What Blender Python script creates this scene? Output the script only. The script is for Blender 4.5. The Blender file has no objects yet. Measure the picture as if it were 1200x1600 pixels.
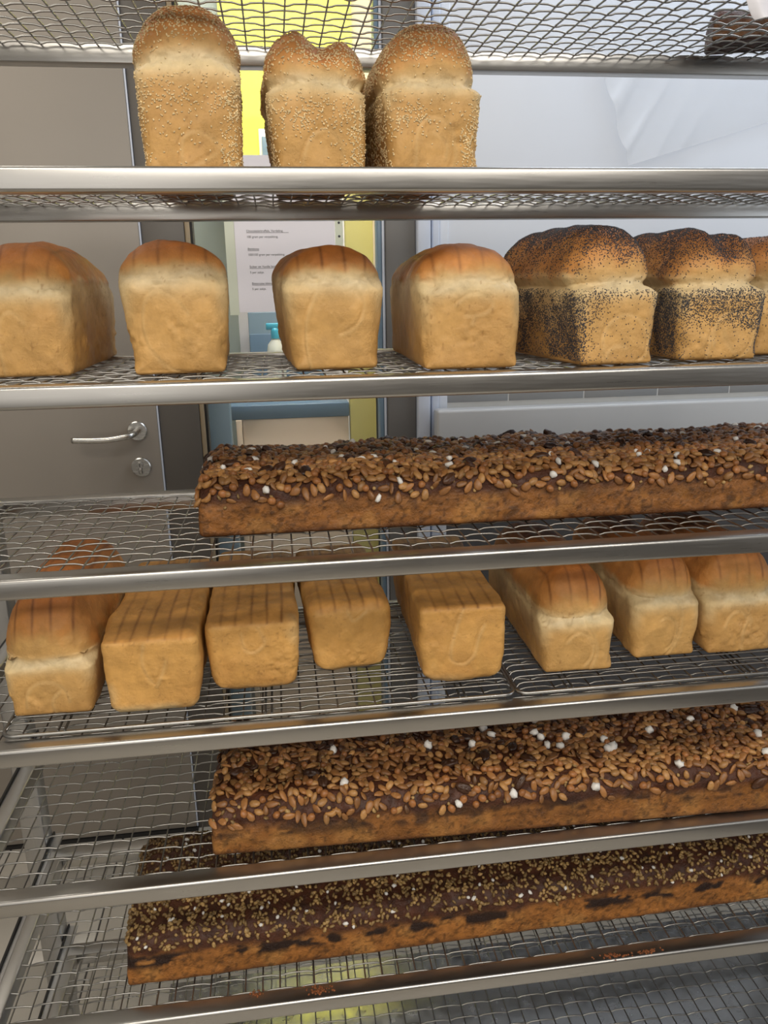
import bpy, bmesh, math, random
import numpy as np
from mathutils import Vector, Matrix, Euler

rnd = random.Random(7)
npr = np.random.default_rng(11)
scene = bpy.context.scene
C = bpy.data.collections.new('scene_objects'); scene.collection.children.link(C)

# ------------------------------------------------------------------ camera
YAW, PITCH, ROLL = 0.1311, 0.2842, 0.0163
CAM = Vector((0, -0.851, 0.0961)); FPX = 1218.7
def cam_axes():
    f = Vector((math.sin(YAW)*math.cos(PITCH), math.cos(YAW)*math.cos(PITCH), -math.sin(PITCH)))
    r = Vector((math.cos(YAW), -math.sin(YAW), 0)); d = f.cross(r)
    r2 = r*math.cos(ROLL)+d*math.sin(ROLL); d2 = -r*math.sin(ROLL)+d*math.cos(ROLL)
    return r2, -d2, -f
cd = bpy.data.cameras.new('camera'); cam = bpy.data.objects.new('camera', cd); C.objects.link(cam)
rx, up, bk = cam_axes()
cam.matrix_world = Matrix(((rx.x, up.x, bk.x, CAM.x), (rx.y, up.y, bk.y, CAM.y), (rx.z, up.z, bk.z, CAM.z), (0, 0, 0, 1)))
cd.sensor_fit = 'VERTICAL'; cd.sensor_height = 36; cd.lens = 36*FPX/1600; cd.clip_start = 0.02
scene.camera = cam

# ------------------------------------------------------------------ world, lamps, exposure
w = bpy.data.worlds.new('world'); scene.world = w; w.use_nodes = True
w.node_tree.nodes['Background'].inputs[0].default_value = (0.9, 0.95, 1, 1)
w.node_tree.nodes['Background'].inputs[1].default_value = 0.25
vs = scene.view_settings
vs.view_transform = 'Standard'; vs.look = 'None'; vs.gamma = 1; vs.use_curve_mapping = False; vs.exposure = 0.03
def area(name, loc, size, power, col, rot=(0, 0, 0)):
    l = bpy.data.lights.new(name, 'AREA'); l.shape = 'RECTANGLE'; l.size, l.size_y = size; l.energy = power; l.color = col
    o = bpy.data.objects.new(name, l); C.objects.link(o); o.location = loc; o.rotation_euler = rot
    return o
area('ceiling_lamp', (-0.5, -1.15, 1.30), (1.5, 0.4), 16, (1.0, 0.92, 0.80))
area('ceiling_lamp', (0.9, -1.25, 1.30), (1.2, 0.4), 11, (1.0, 0.94, 0.86))
area('ceiling_lamp', (0.2, -2.2, 1.28), (2.6, 0.5), 42, (1.0, 0.93, 0.83), (math.radians(38), 0, 0))
area('front_fill_light', (-1.2, -2.55, 0.15), (1.5, 1.7), 9, (1.0, 0.95, 0.88), (math.radians(90), 0, 0))  # added fill light toward the loaf fronts; no window is built here
area('ceiling_lamp', (1.2, 0.72, 1.30), (1.2, 0.3), 10, (0.82, 0.90, 1.0))
area('ceiling_lamp', (-1.0, 0.72, 1.30), (0.9, 0.3), 7.5, (1.0, 0.93, 0.82))
area('window_daylight', (2.5, -0.6, 0.3), (1.4, 1.6), 12, (0.78, 0.88, 1.0), (0, math.radians(90), 0))
area('office_lamp', (0.1, 1.42, 1.28), (0.9, 0.3), 24, (1.0, 0.98, 0.9))

# ------------------------------------------------------------------ materials
def mat(name):
    m = bpy.data.materials.new(name); m.use_nodes = True
    return m, m.node_tree, m.node_tree.nodes['Principled BSDF']
def noise(nt, scale, detail=4, co='Object', rough=.55, stretch=None):
    tc = nt.nodes.new('ShaderNodeTexCoord'); n = nt.nodes.new('ShaderNodeTexNoise')
    n.inputs['Scale'].default_value = scale; n.inputs['Detail'].default_value = detail; n.inputs['Roughness'].default_value = rough
    if stretch:
        mp = nt.nodes.new('ShaderNodeMapping'); mp.inputs['Scale'].default_value = stretch
        nt.links.new(tc.outputs[co], mp.inputs[0]); nt.links.new(mp.outputs[0], n.inputs['Vector'])
    else: nt.links.new(tc.outputs[co], n.inputs['Vector'])
    return n
def ramp(nt, src, stops):
    r = nt.nodes.new('ShaderNodeValToRGB'); e = r.color_ramp.elements
    while len(e) < len(stops): e.new(.5)
    for i, (p, c) in enumerate(stops): e[i].position = p; e[i].color = (*c, 1)
    nt.links.new(src, r.inputs[0]); return r
def bump(nt, b, src, strength, dist):
    bp = nt.nodes.new('ShaderNodeBump'); bp.inputs['Strength'].default_value = strength; bp.inputs['Distance'].default_value = dist
    nt.links.new(src, bp.inputs['Height']); nt.links.new(bp.outputs[0], b.inputs['Normal']); return bp
def paint(name, col, rough=.5, var=.06, scale=6, metal=0, bumpy=0, spec=.5):
    m, nt, b = mat(name); n = noise(nt, scale)
    r = ramp(nt, n.outputs[0], [(.3, tuple(c*(1-var) for c in col)), (.7, tuple(min(1, c*(1+var)) for c in col))])
    nt.links.new(r.outputs[0], b.inputs['Base Color']); b.inputs['Roughness'].default_value = rough; b.inputs['Metallic'].default_value = metal
    b.inputs['Specular IOR Level'].default_value = spec
    if bumpy: bump(nt, b, noise(nt, scale*20).outputs[0], bumpy, .001)
    return m
def steel_mat(name, col, r0, r1, stretch):
    m, nt, b = mat(name); b.inputs['Metallic'].default_value = 1
    n = noise(nt, 14, 5, stretch=stretch); n2 = noise(nt, 4, 2)
    rr = ramp(nt, n.outputs[0], [(.3, (r0,)*3), (.7, (r1,)*3)]); nt.links.new(rr.outputs[0], b.inputs['Roughness'])
    cr = ramp(nt, n2.outputs[0], [(.3, tuple(c*.90 for c in col)), (.72, col)]); nt.links.new(cr.outputs[0], b.inputs['Base Color'])
    bump(nt, b, n.outputs[0], .015, .0006)
    return m
M = {}
M['steel'] = steel_mat('brushed_steel', (.54, .53, .51), .27, .34, (1.2, 30, 30))
M['steel_side'] = steel_mat('brushed_side_steel', (.56, .55, .53), .32, .40, (30, 1.2, 30))
M['wire'] = steel_mat('steel_wire', (.36, .355, .34), .26, .36, (3, 3, 3))
M['rack'] = steel_mat('rack_steel', (.55, .55, .55), .3, .5, (30, 30, 2))
M['plate'] = steel_mat('bottom_plate_steel', (.42, .42, .42), .16, .30, (4, 4, 4))
M['door'] = paint('door_paint', (.31, .275, .235), .42, .03, 2)
M['frame'] = paint('door_frame_paint', (.115, .103, .09), .45, .03, 3)
M['post'] = paint('post_paint', (.16, .155, .15), .45, .03, 3)
M['gasket'] = paint('tan_gasket', (.32, .25, .16), .6)
M['black'] = paint('black_rubber_gap_shade', (.012, .011, .01), .6)
M['white'] = paint('white_panel', (.72, .76, .83), .3, .02, 2)
M['white_frame'] = paint('white_frame', (.62, .68, .80), .3, .02, 2)
M['bumper'] = paint('white_bumper_plastic', (.56, .57, .58), .35, .02, 3)
M['tile'] = paint('grey_wall_tile', (.42, .43, .44), .25, .05, 4)
M['grout'] = paint('pale_grout', (.62, .62, .6), .8)
M['lower'] = paint('grey_lower_wall', (.10, .10, .105), .4, .08, 3)
M['floor_tile'] = paint('floor_tile', (.42, .385, .33), .28, .08, 3)
M['floor_grout'] = paint('floor_grout', (.12, .11, .1), .8)
M['roomwall'] = paint('room_wall', (.42, .40, .38), .7)
M['farwall'] = paint('shop_wall', (.13, .12, .11), .7)
M['ceil'] = paint('ceiling_white', (.75, .74, .72), .8)
M['yellow'] = paint('bright_yellow_panel', (.90, .89, .06), .5, .02)
M['cream_yellow'] = paint('cream_yellow', (.66, .58, .17), .5, .03)
M['beige'] = paint('beige_wall', (.60, .50, .33), .6, .03)
M['greygreen'] = paint('grey_green_wall', (.30, .34, .31), .6, .05)
M['bluegrey'] = paint('blue_grey_laminate', (.16, .24, .32), .4, .05)
M['desk_blue'] = paint('desk_blue', (.10, .18, .29), .35, .05)
M['wood'] = paint('pale_wood', (.82, .65, .50), .5, .05, 3)
M['paper'] = paint('paper', (.88, .85, .90), .6, .01)
M['sleeve'] = paint('sleeve_strip', (.72, .76, .62), .3, .02)
M['ink'] = paint('ink', (.06, .06, .07), .6)
M['turq'] = paint('turquoise_plastic', (.03, .42, .62), .3)
M['bottle'] = paint('white_bottle', (.70, .72, .66), .35)
M['handle'] = steel_mat('handle_steel', (.62, .61, .58), .2, .3, (2, 40, 40))
M['keyhole'] = paint('keyhole_dark', (.02, .02, .02), .4)
M['crumb'] = paint('cake_crumb', (.22, .07, .02), .8, .3, 60)
M['sugar'] = paint('sugar_white', (.80, .78, .74), .5, .04, 40)
M['castor'] = paint('castor_rubber', (.05, .05, .055), .6)
def film(name, col, alpha, rough=.15):
    m, nt, b = mat(name); out = nt.nodes['Material Output']
    b.inputs['Base Color'].default_value = (*col, 1); b.inputs['Roughness'].default_value = rough
    tr = nt.nodes.new('ShaderNodeBsdfTransparent'); mx = nt.nodes.new('ShaderNodeMixShader'); mx.inputs[0].default_value = alpha
    nt.links.new(tr.outputs[0], mx.inputs[1]); nt.links.new(b.outputs[0], mx.inputs[2]); nt.links.new(mx.outputs[0], out.inputs[0])
    return m
M['glass'] = film('window_glass', (.7, .8, .78), .06, .03)
M['film'] = film('clear_plastic_film', (.80, .82, .85), .16, .22)
M['bagfilm'] = film('milky_plastic_film', (.82, .82, .88), .85, .25)
def crust(name, fine, rough, bs, voro=0, spec=.35, lo_=.74, hi_=1.14, bscale=2.2):
    m, nt, b = mat(name); at = nt.nodes.new('ShaderNodeAttribute'); at.attribute_name = 'albedo'
    n = noise(nt, fine, 6, rough=.65); r = ramp(nt, n.outputs[0], [(.28, (lo_,)*3), (.7, (hi_,)*3)])
    mx = nt.nodes.new('ShaderNodeMix'); mx.data_type = 'RGBA'; mx.blend_type = 'MULTIPLY'; mx.inputs[0].default_value = 1
    nt.links.new(at.outputs['Color'], mx.inputs[6]); nt.links.new(r.outputs[0], mx.inputs[7]); nt.links.new(mx.outputs[2], b.inputs['Base Color'])
    b.inputs['Roughness'].default_value = rough; b.inputs['Specular IOR Level'].default_value = spec
    n2 = noise(nt, fine*bscale, 8, rough=.7); n3 = noise(nt, fine*.55, 3); mk = ramp(nt, n3.outputs[0], [(.42, (.25,)*3), (.62, (1,)*3)])
    ml = nt.nodes.new('ShaderNodeMath'); ml.operation = 'MULTIPLY'; nt.links.new(n2.outputs[0], ml.inputs[0]); nt.links.new(mk.outputs[0], ml.inputs[1])
    bump(nt, b, ml.outputs[0], bs, .002)
    return m
M['crust'] = crust('bread_crust', 75, .5, .8, lo_=.86, hi_=1.07, bscale=4.2)
M['cake'] = crust('cake_crust', 150, .5, 1.0, spec=.4)
M['nut'] = crust('roasted_nut', 160, .4, .2, spec=.45)
M['sesame'] = crust('sesame_seed', 100, .45, .05)
M['poppy'] = paint('poppy_seed', (.050, .054, .068), .42, .4, 300)

# ------------------------------------------------------------------ helpers
def link(name, me, m=None, parent=None, loc=None, rot=None):
    o = bpy.data.objects.new(name, me); C.objects.link(o)
    if m is not None and me is not None and len(me.materials) == 0: me.materials.append(m)
    if parent is not None: o.parent = parent
    if loc is not None: o.location = loc
    if rot is not None: o.rotation_euler = rot
    return o
def tag(o, label=None, cat=None, group=None, kind=None):
    if label: o['label'] = label
    if cat: o['category'] = cat
    if group: o['group'] = group
    if kind: o['kind'] = kind
    return o
def empty(name, loc=(0, 0, 0), rot=(0, 0, 0)):
    o = bpy.data.objects.new(name, None); C.objects.link(o); o.location = loc; o.rotation_euler = rot; o.empty_display_size = .05
    return o
def box_me(name, lo, hi, bev=0, seg=2):
    bm = bmesh.new(); bmesh.ops.create_cube(bm, size=1)
    for v in bm.verts:
        v.co = Vector([(lo[i]+hi[i])/2 + v.co[i]*(hi[i]-lo[i]) for i in range(3)])
    if bev: bmesh.ops.bevel(bm, geom=list(bm.edges), offset=bev, segments=seg, profile=.5, affect='EDGES')
    me = bpy.data.meshes.new(name); bm.to_mesh(me); bm.free()
    if bev:
        for p in me.polygons: p.use_smooth = True
        try: me.set_sharp_from_angle(angle=math.radians(50))
        except Exception: pass
    return me
def box(name, lo, hi, m, parent=None, bev=0, seg=2):
    """box in world (or parent) coordinates, origin at its lower centre"""
    c = Vector(((lo[0]+hi[0])/2, (lo[1]+hi[1])/2, lo[2]))
    me = box_me(name, [lo[i]-c[i] for i in range(3)], [hi[i]-c[i] for i in range(3)], bev, seg)
    return link(name, me, m, parent, c)
def mesh_np(name, V, F, smooth=True, col=None):
    me = bpy.data.meshes.new(name); V = np.asarray(V, np.float32); F = np.asarray(F, np.int32)
    k = F.shape[1]
    me.vertices.add(len(V)); me.vertices.foreach_set('co', V.ravel())
    me.loops.add(F.size); me.loops.foreach_set('vertex_index', F.ravel())
    me.polygons.add(len(F)); me.polygons.foreach_set('loop_start', np.arange(0, F.size, k, dtype=np.int32))
    me.polygons.foreach_set('loop_total', np.full(len(F), k, np.int32))
    me.polygons.foreach_set('use_smooth', np.full(len(F), smooth))
    if col is not None:
        a = me.color_attributes.new('albedo', 'FLOAT_COLOR', 'POINT')
        cc = np.ones((len(V), 4), np.float32); cc[:, :3] = np.clip(col, 0, 1); a.data.foreach_set('color', cc.ravel())
    me.update(calc_edges=True); me.validate()
    return me
def tube_np(pts, r, seg=6):
    """open tube along polyline with end caps left to fans -> returns V, quads"""
    P = np.asarray(pts, float); n = len(P)
    T = np.gradient(P, axis=0); T /= np.linalg.norm(T, axis=1)[:, None]
    ref = np.array([0, 0, 1.]) if abs(T[0, 2]) < .9 else np.array([1., 0, 0])
    A = np.cross(T, ref); A /= np.linalg.norm(A, axis=1)[:, None]; B = np.cross(T, A)
    R = np.full(n, r) if np.isscalar(r) else np.asarray(r)
    th = np.linspace(0, 2*np.pi, seg, endpoint=False)
    V = (P[:, None] + R[:, None, None]*(np.cos(th)[None, :, None]*A[:, None] + np.sin(th)[None, :, None]*B[:, None])).reshape(-1, 3)
    F = []
    i = np.arange(n-1)[:, None]*seg; j = np.arange(seg)[None]; j2 = (j+1) % seg
    F = np.stack([i+j, i+j2, i+seg+j2, i+seg+j], -1).reshape(-1, 4)
    caps = []
    for base in (0, (n-1)*seg):
        for k in range(0, seg-2, 2): caps.append([base, base+k+1, base+k+2, base+(k+3 if k+3 < seg else k+2)][:4] if k+3 < seg else [base, base+k+1, base+k+2, base])
    caps = [c for c in caps if len(set(c)) == 4]
    if caps: F = np.concatenate([F, np.array(caps)])
    return V, F
def smooth(a, b, x):
    t = np.clip((x-a)/(b-a), 0, 1); return t*t*(3-2*t)
_tab = npr.random((64, 64, 64)).astype(np.float32)
def vnoise(P, scale, seed=0):
    Q = np.asarray(P)*scale + seed*7.31 + 100; i = np.floor(Q).astype(int); f = Q-i; f = f*f*(3-2*f)
    r = 0
    for dx in (0, 1):
        for dy in (0, 1):
            for dz in (0, 1):
                wgt = (f[:, 0] if dx else 1-f[:, 0])*(f[:, 1] if dy else 1-f[:, 1])*(f[:, 2] if dz else 1-f[:, 2])
                r = r + wgt*_tab[(i[:, 0]+dx) % 64, (i[:, 1]+dy) % 64, (i[:, 2]+dz) % 64]
    return r*2-1
def fbm(P, scale, seed=0, oct=3):
    r = 0; a = 1; t = 0
    for k in range(oct): r = r + a*vnoise(P, scale*2**k, seed+k*3); t += a; a *= .5
    return r/t*1.6
def lattice(nx, ny, nz):
    idx = -np.ones((nx+1, ny+1, nz+1), int); I = np.indices(idx.shape).reshape(3, -1).T
    s = (I[:, 0] == 0) | (I[:, 0] == nx) | (I[:, 1] == 0) | (I[:, 1] == ny) | (I[:, 2] == 0) | (I[:, 2] == nz)
    I = I[s]; idx[I[:, 0], I[:, 1], I[:, 2]] = np.arange(len(I))
    Q = []
    def q(a, flip):
        f = np.stack([a[:-1, :-1], a[1:, :-1], a[1:, 1:], a[:-1, 1:]], -1).reshape(-1, 4)
        Q.append(f[:, ::-1] if flip else f)
    q(idx[0], True); q(idx[nx], False); q(idx[:, 0], False); q(idx[:, ny], True); q(idx[:, :, 0], True); q(idx[:, :, nz], False)
    return I/np.array([nx, ny, nz])*2-1, np.concatenate(Q)
def vnormals(V, Q):
    n = np.cross(V[Q[:, 2]]-V[Q[:, 0]], V[Q[:, 3]]-V[Q[:, 1]]); N = np.zeros_like(V)
    for k in range(4): np.add.at(N, Q[:, k], n)
    return N/np.maximum(np.linalg.norm(N, axis=1), 1e-12)[:, None]
def polydist(x, z, pts):
    P = np.stack([x, z], 1); d = np.full(len(P), 9.)
    for a, b in zip(pts[:-1], pts[1:]):
        a = np.array(a); b = np.array(b); t = np.clip(((P-a)@(b-a))/max(1e-9, (b-a)@(b-a)), 0, 1)
        d = np.minimum(d, np.linalg.norm(P-(a+t[:, None]*(b-a)), axis=1))
    return d
def spline(pts, n=8):
    pts = [np.array(p, float) for p in pts]; P = [pts[0]]+pts+[pts[-1]]; out = []
    for i in range(1, len(P)-2):
        for k in range(n):
            t = k/n; a, b, c, d = P[i-1:i+3]
            out.append(.5*((2*b)+(-a+c)*t+(2*a-5*b+4*c-d)*t*t+(-a+3*b-3*c+d)*t**3))
    out.append(pts[-1]); return [tuple(p) for p in out]

# ------------------------------------------------------------------ setting
FLOOR, CEIL, WALLY = -1.39, 1.35, 1.10
def struct(o): o['kind'] = 'structure'; return o
fl = struct(box('floor', (-2.2, -2.6, FLOOR-.08), (2.6, 3.3, FLOOR-.004), M['floor_grout']))
tme = box_me('tile', (-.148, -.148, 0), (.148, .148, .004+.003), .0015, 1)
base = Vector(fl.location)
for i in range(9):
    for j in range(6):
        link('tile', tme, M['floor_tile'], fl, Vector((-1.25+i*.3, .02+j*.3-.1, FLOOR-.004))-base)
box_t = box('outer_tiling', (-1.4, -2.55, FLOOR-.004), (1.25, -.232, FLOOR+.002), M['floor_tile'], None)
box_t.parent = fl; box_t.location = Vector(box_t.location)-base; box_t['kind'] = 'stuff'
struct(box('ceiling', (-2.2, -2.6, CEIL), (2.6, 3.3, CEIL+.05), M['ceil']))
struct(box('wall_left', (-2.25, -2.6, FLOOR), (-2.2, 3.3, CEIL), M['roomwall']))
struct(box('wall_front', (-2.2, -2.65, FLOOR), (2.6, -2.6, CEIL), M['farwall']))
struct(box('wall_far', (-2.2, 3.3, FLOOR), (2.6, 3.35, CEIL), M['greygreen']))
struct(box('wall_back', (-2.2, WALLY, FLOOR), (-1.26, WALLY+.1, CEIL), M['roomwall']))
struct(box('wall_lintel', (-1.26, WALLY, .80), (.268, WALLY+.1, CEIL), M['roomwall']))
# door with frame
d1 = struct(empty('door_1', (-.78, WALLY, FLOOR)))
def child_box(name, lo, hi, m, par, bev=0, seg=2):
    L = Vector(par.location)
    return box(name, [lo[i]-L[i] for i in range(3)], [hi[i]-L[i] for i in range(3)], m, par, bev, seg)
child_box('door_leaf', (-1.16, WALLY-.012, FLOOR+.012), (-.2965, WALLY+.035, .74), M['door'], d1, .002, 2)
child_box('door_edge_highlight', (-.2960, WALLY-.010, FLOOR+.012), (-.2925, WALLY+.03, .74), M['white_frame'], d1)  # pale strip painted in for the highlight along the door edge
child_box('frame_post', (-.2920, WALLY-.006, FLOOR), (-.196, WALLY+.09, .80), M['frame'], d1, .002, 2)
child_box('frame_post', (-1.26, WALLY-.006, FLOOR), (-1.163, WALLY+.09, .80), M['frame'], d1, .002, 2)
child_box('frame_head', (-1.163, WALLY-.006, .745), (-.292, WALLY+.09, .80), M['frame'], d1)
child_box('threshold', (-1.163, WALLY-.02, FLOOR), (-.292, WALLY+.09, FLOOR+.010), M['black'], d1)
def lathe(prof, seg=40):
    V = []; F = []; n = len(prof)
    for (r, y) in prof:
        for k in range(seg): a = 2*math.pi*k/seg; V.append((r*math.cos(a), y, r*math.sin(a)))
    for i in range(n-1):
        for k in range(seg): F.append((i*seg+k, i*seg+(k+1) % seg, (i+1)*seg+(k+1) % seg, (i+1)*seg+k))
    return V, F
def lathe_obj(name, prof, m, par, loc):
    V, F = lathe(prof); L = Vector(par.location)
    me = mesh_np(name, V, F)
    try: me.set_sharp_from_angle(angle=math.radians(40))
    except Exception: pass
    return link(name, me, m, par, Vector(loc)-L)
RC = (-.345, WALLY-.012, -.236)
lathe_obj('handle_rosette', [(.0001, -.010), (.0215, -.010), (.0235, -.008), (.0238, 0)], M['handle'], d1, RC)
hp = spline([(0, 0, 0), (0, -.02, 0), (-.002, -.040, -.001), (-.012, -.052, -.003), (-.03, -.056, -.0055), (-.06, -.057, -.009), (-.10, -.055, -.0095), (-.140, -.052, -.008)], 6)
Vt, Ft = tube_np(hp, .0072, 14)
hd = link('lever_handle', mesh_np('lever_handle', Vt, Ft), M['handle'], d1, Vector(RC)+Vector((0, -.004, 0))-Vector(d1.location))
link('handle_end', mesh_np('handle_end', *lathe([(.0001, -.0035), (.005, -.0025), (.0072, 0)], 14)), M['handle'], hd, Vector(hp[-1]), (0, 0, math.radians(-90)))
KC = (-.3445, WALLY-.012, -.326)
ros = lathe_obj('lock_rosette', [(.0001, -.009), (.0215, -.009), (.0238, -.007), (.0242, 0)], M['handle'], d1, KC)
lathe_obj('lock_cylinder', [(.0001, -.013), (.0070, -.013), (.0078, -.012), (.0080, -.008)], M['handle'], d1, (KC[0]-.002, KC[1], KC[2]+.006))
child_box('cylinder_tail', (KC[0]-.0055, KC[1]-.0125, KC[2]-.016), (KC[0]+.0035, KC[1]-.008, KC[2]+.003), M['handle'], d1, .003, 3)
child_box('keyhole', (KC[0]-.0030, KC[1]-.0136, KC[2]+.002), (KC[0]-.0012, KC[1]-.0128, KC[2]+.010), M['keyhole'], d1)
# glazed panel between the rooms
w1 = struct(empty('window_1', (.04, WALLY, FLOOR)))
child_box('gasket', (-.1955, WALLY-.004, FLOOR), (-.184, WALLY+.05, .80), M['gasket'], w1, .003)
child_box('seal', (-.1838, WALLY+.004, FLOOR), (-.178, WALLY+.05, .80), M['black'], w1)
child_box('pane', (-.178, WALLY+.02, FLOOR), (.252, WALLY+.026, .80), M['glass'], w1)
child_box('frame_strip', (.252, WALLY, FLOOR), (.262, WALLY+.05, .80), M['bluegrey'], w1, .002)
child_box('frame_strip', (.2625, WALLY-.004, FLOOR), (.269, WALLY+.05, .80), M['white_frame'], w1, .002)
struct(box('trim_1', (.270, WALLY-.01, FLOOR), (.343, WALLY+.1, CEIL), M['post'], None, .003))
w2 = struct(empty('trim_2', (.38, WALLY, FLOOR)))
child_box('frame_strip', (.3435, WALLY-.03, FLOOR), (.376, WALLY+.1, CEIL), M['white_frame'], w2, .004)
child_box('gap_strip', (.376, WALLY+.0, FLOOR), (.381, WALLY+.1, CEIL), M['post'], w2)
child_box('frame_strip', (.381, WALLY-.02, FLOOR), (.400, WALLY+.1, CEIL), M['white_frame'], w2, .004)
child_box('frame_strip', (.401, WALLY-.006, FLOOR), (.424, WALLY+.1, CEIL), M['white'], w2, .003)
wr = struct(box('wall_back_right', (.4245, WALLY+.006, FLOOR), (2.6, WALLY+.1, CEIL), M['grout']))
wl = Vector(wr.location)
child_box('panel', (.4245, WALLY, .002), (2.6, WALLY+.006, CEIL), M['white'], wr)
tlm = box_me('tile', (-.1, 0, 0), (.1, .008, .196), .0010, 1)
for i in range(10):
    link('tile', tlm, M['tile'], wr, Vector((.4855+i*.2035, WALLY+.0045, -.198))-wl)
child_box('lower_panel', (.4245, WALLY-.002, FLOOR), (2.6, WALLY+.006, -.42), M['lower'], wr)
struct(box('trim_3', (.383, WALLY-.075, -.425), (2.6, WALLY-.0305, -.2045), M['bumper'], None, .008, 4))
struct(box('wall_side', (2.6, -2.6, FLOOR), (2.65, 3.3, CEIL), M['roomwall']))
# ------------------------------------------------------------------ room behind the glass
struct(box('wall_yellow', (-.13, 2.04, .46), (.30, 2.08, CEIL), M['yellow']))
struct(box('wall_beige', (.30, 2.06, -.2), (.85, 2.10, CEIL), M['beige']))
struct(box('wall_grey', (-.75, 2.06, -.6), (-.13, 2.10, CEIL), M['greygreen']))
struct(box('wall_office', (-.13, 2.09, -.9), (.30, 2.12, .46), M['paper']))
struct(box('wall_office_side', (.62, 1.22, FLOOR), (.66, 2.05, CEIL), M['beige']))
tag(box('yellow_board', (.211, 1.49, FLOOR), (.290, 1.53, .36), M['cream_yellow'], None, .003), 'pale yellow upright board behind the glass beside the paper sheet', 'board')
bo = bpy.data.objects['yellow_board']
tag(box('blue_pillar', (-.196, 1.30, FLOOR), (-.134, 1.36, -.16), M['bluegrey'], None, .003), 'blue-grey upright panel behind the glass next to the door frame', 'panel')
dk = tag(empty('desk', (.05, 1.62, FLOOR)), 'blue-topped desk with pale wooden front behind the glass', 'desk')
child_box('desk_top', (-.155, 1.492, -.286), (.208, 1.80, -.243), M['desk_blue'], dk, .004)
child_box('front_panel', (-.112, 1.50, FLOOR), (.206, 1.52, -.286), M['wood'], dk, .002)
child_box('side_panel', (-.131, 1.49, FLOOR), (-.114, 1.80, -.286), M['wood'], dk, .002)
cb = tag(empty('office_cabinet', (-.02, 1.95, FLOOR)), 'blue office cabinet standing behind the desk below the paper sheet', 'cabinet')
child_box('body', (-.09, 1.9, FLOOR), (.16, 2.04, .012), M['bluegrey'], cb, .003)
child_box('cabinet_door', (-.088, 1.892, -.62), (.158, 1.90, -.06), M['desk_blue'], cb, .002)
bt = tag(empty('spray_bottle', (-.002, 1.72, -.243)), 'white spray bottle with turquoise cap standing on the desk', 'bottle')
Vb, Fb = [], []
def lathe_z(prof, seg=20):
    V = []; F = []
    for (r, z) in prof:
        for k in range(seg): a = 2*math.pi*k/seg; V.append((r*math.cos(a), r*math.sin(a), z))
    for i in range(len(prof)-1):
        for k in range(seg): F.append((i*seg+k, i*seg+(k+1) % seg, (i+1)*seg+(k+1) % seg, (i+1)*seg+k))
    return V, F
link('bottle_body', mesh_np('bottle_body', *lathe_z([(.0001, 0), (.028, 0), (.03, .01), (.03, .13), (.024, .16), (.012, .175), (.0115, .19)])), M['bottle'], bt)
link('cap', mesh_np('cap', *lathe_z([(.0135, .178), (.0135, .20), (.011, .21), (.0001, .213)])), M['turq'], bt)
cp = bt.children[-1]; link('spray_head', box_me('spray_head', (-.028, -.008, .205), (.014, .008, .226), .004), M['turq'], cp)

sw = tag(empty('wall_switch', (-.004, 2.03, .50)), 'small white framed grey switch on the yellow wall', 'switch')
child_box('switch_frame', (-.022, 2.03, .50), (.030, 2.04, .60), M['bottle'], sw, .003)
child_box('rocker', (-.012, 2.024, .51), (.020, 2.03, .575), M['bluegrey'], sw, .002)
tag(box('blue_folder', (.012, 1.86, .46), (.075, 1.90, .64), M['desk_blue'], None, .003), 'blue folder standing on the ledge before the yellow wall', 'folder')
struct(box('trim_4', (-.20, 1.84, .445), (.19, 2.03, .46), M['paper'], None, .002))
# paper sheet in a punched sleeve on the glass
ps = tag(empty('paper_sheet', (.035, WALLY+.0195, .03)), 'printed white paper sheet in a punched clear sleeve taped to the glass', 'paper')
child_box('sheet', (-.083, WALLY+.0175, .036), (.152, WALLY+.0185, .385), M['paper'], ps)
stp = child_box('sleeve_strip', (.153, WALLY+.0175, .036), (.172, WALLY+.0185, .385), M['sleeve'], ps)
child_box('sleeve_edge', (-.106, WALLY+.0178, .03), (-.084, WALLY+.0186, .39), M['sleeve'], ps)
for k in range(11):
    V, F = lathe([(.0001, -.0006), (.0028, -.0006), (.0028, 0)], 14)
    link('punch_hole', mesh_np('punch_hole', V, F), M['ink'], ps, Vector((.1625, WALLY+.0174, .055+k*.0305))-Vector(ps.location))
def text(s, size, loc, par, m):
    cu = bpy.data.curves.new('text', 'FONT'); cu.body = s; cu.size = size
    o = bpy.data.objects.new('text', cu); C.objects.link(o)
    dg = bpy.context.evaluated_depsgraph_get(); me = bpy.data.meshes.new_from_object(o.evaluated_get(dg))
    bpy.data.objects.remove(o)
    return link('printed_line', me, m, par, Vector(loc)-Vector(par.location), (math.radians(90), 0, 0))
for s, zz, dx, und in [('Chocolade/truffels, Verdeling.', .2185, 0, 1), ('100 gram per verpakking.', .2055, 0, 0), ('Bonbons:', .1785, .001, 1), ('100/150 gram per verpakking.', .1655, .001, 0),
                  ('Suiker en Vanille botercakestukken.', .1385, .003, 1), ('5 per zakje.', .1255, .003, 0), ('Botercake klein:', .1000, .006, 1), ('5 per zakje.', .0875, .006, 0)]:
    text(s, .0072, (-.056+dx, WALLY+.0172, zz), ps, M['ink'])
    if und: child_box('underline', (-.056+dx, WALLY+.0170, zz-.0018), (-.056+dx+len(s)*.0033, WALLY+.0174, zz-.0012), M['ink'], ps)

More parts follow.
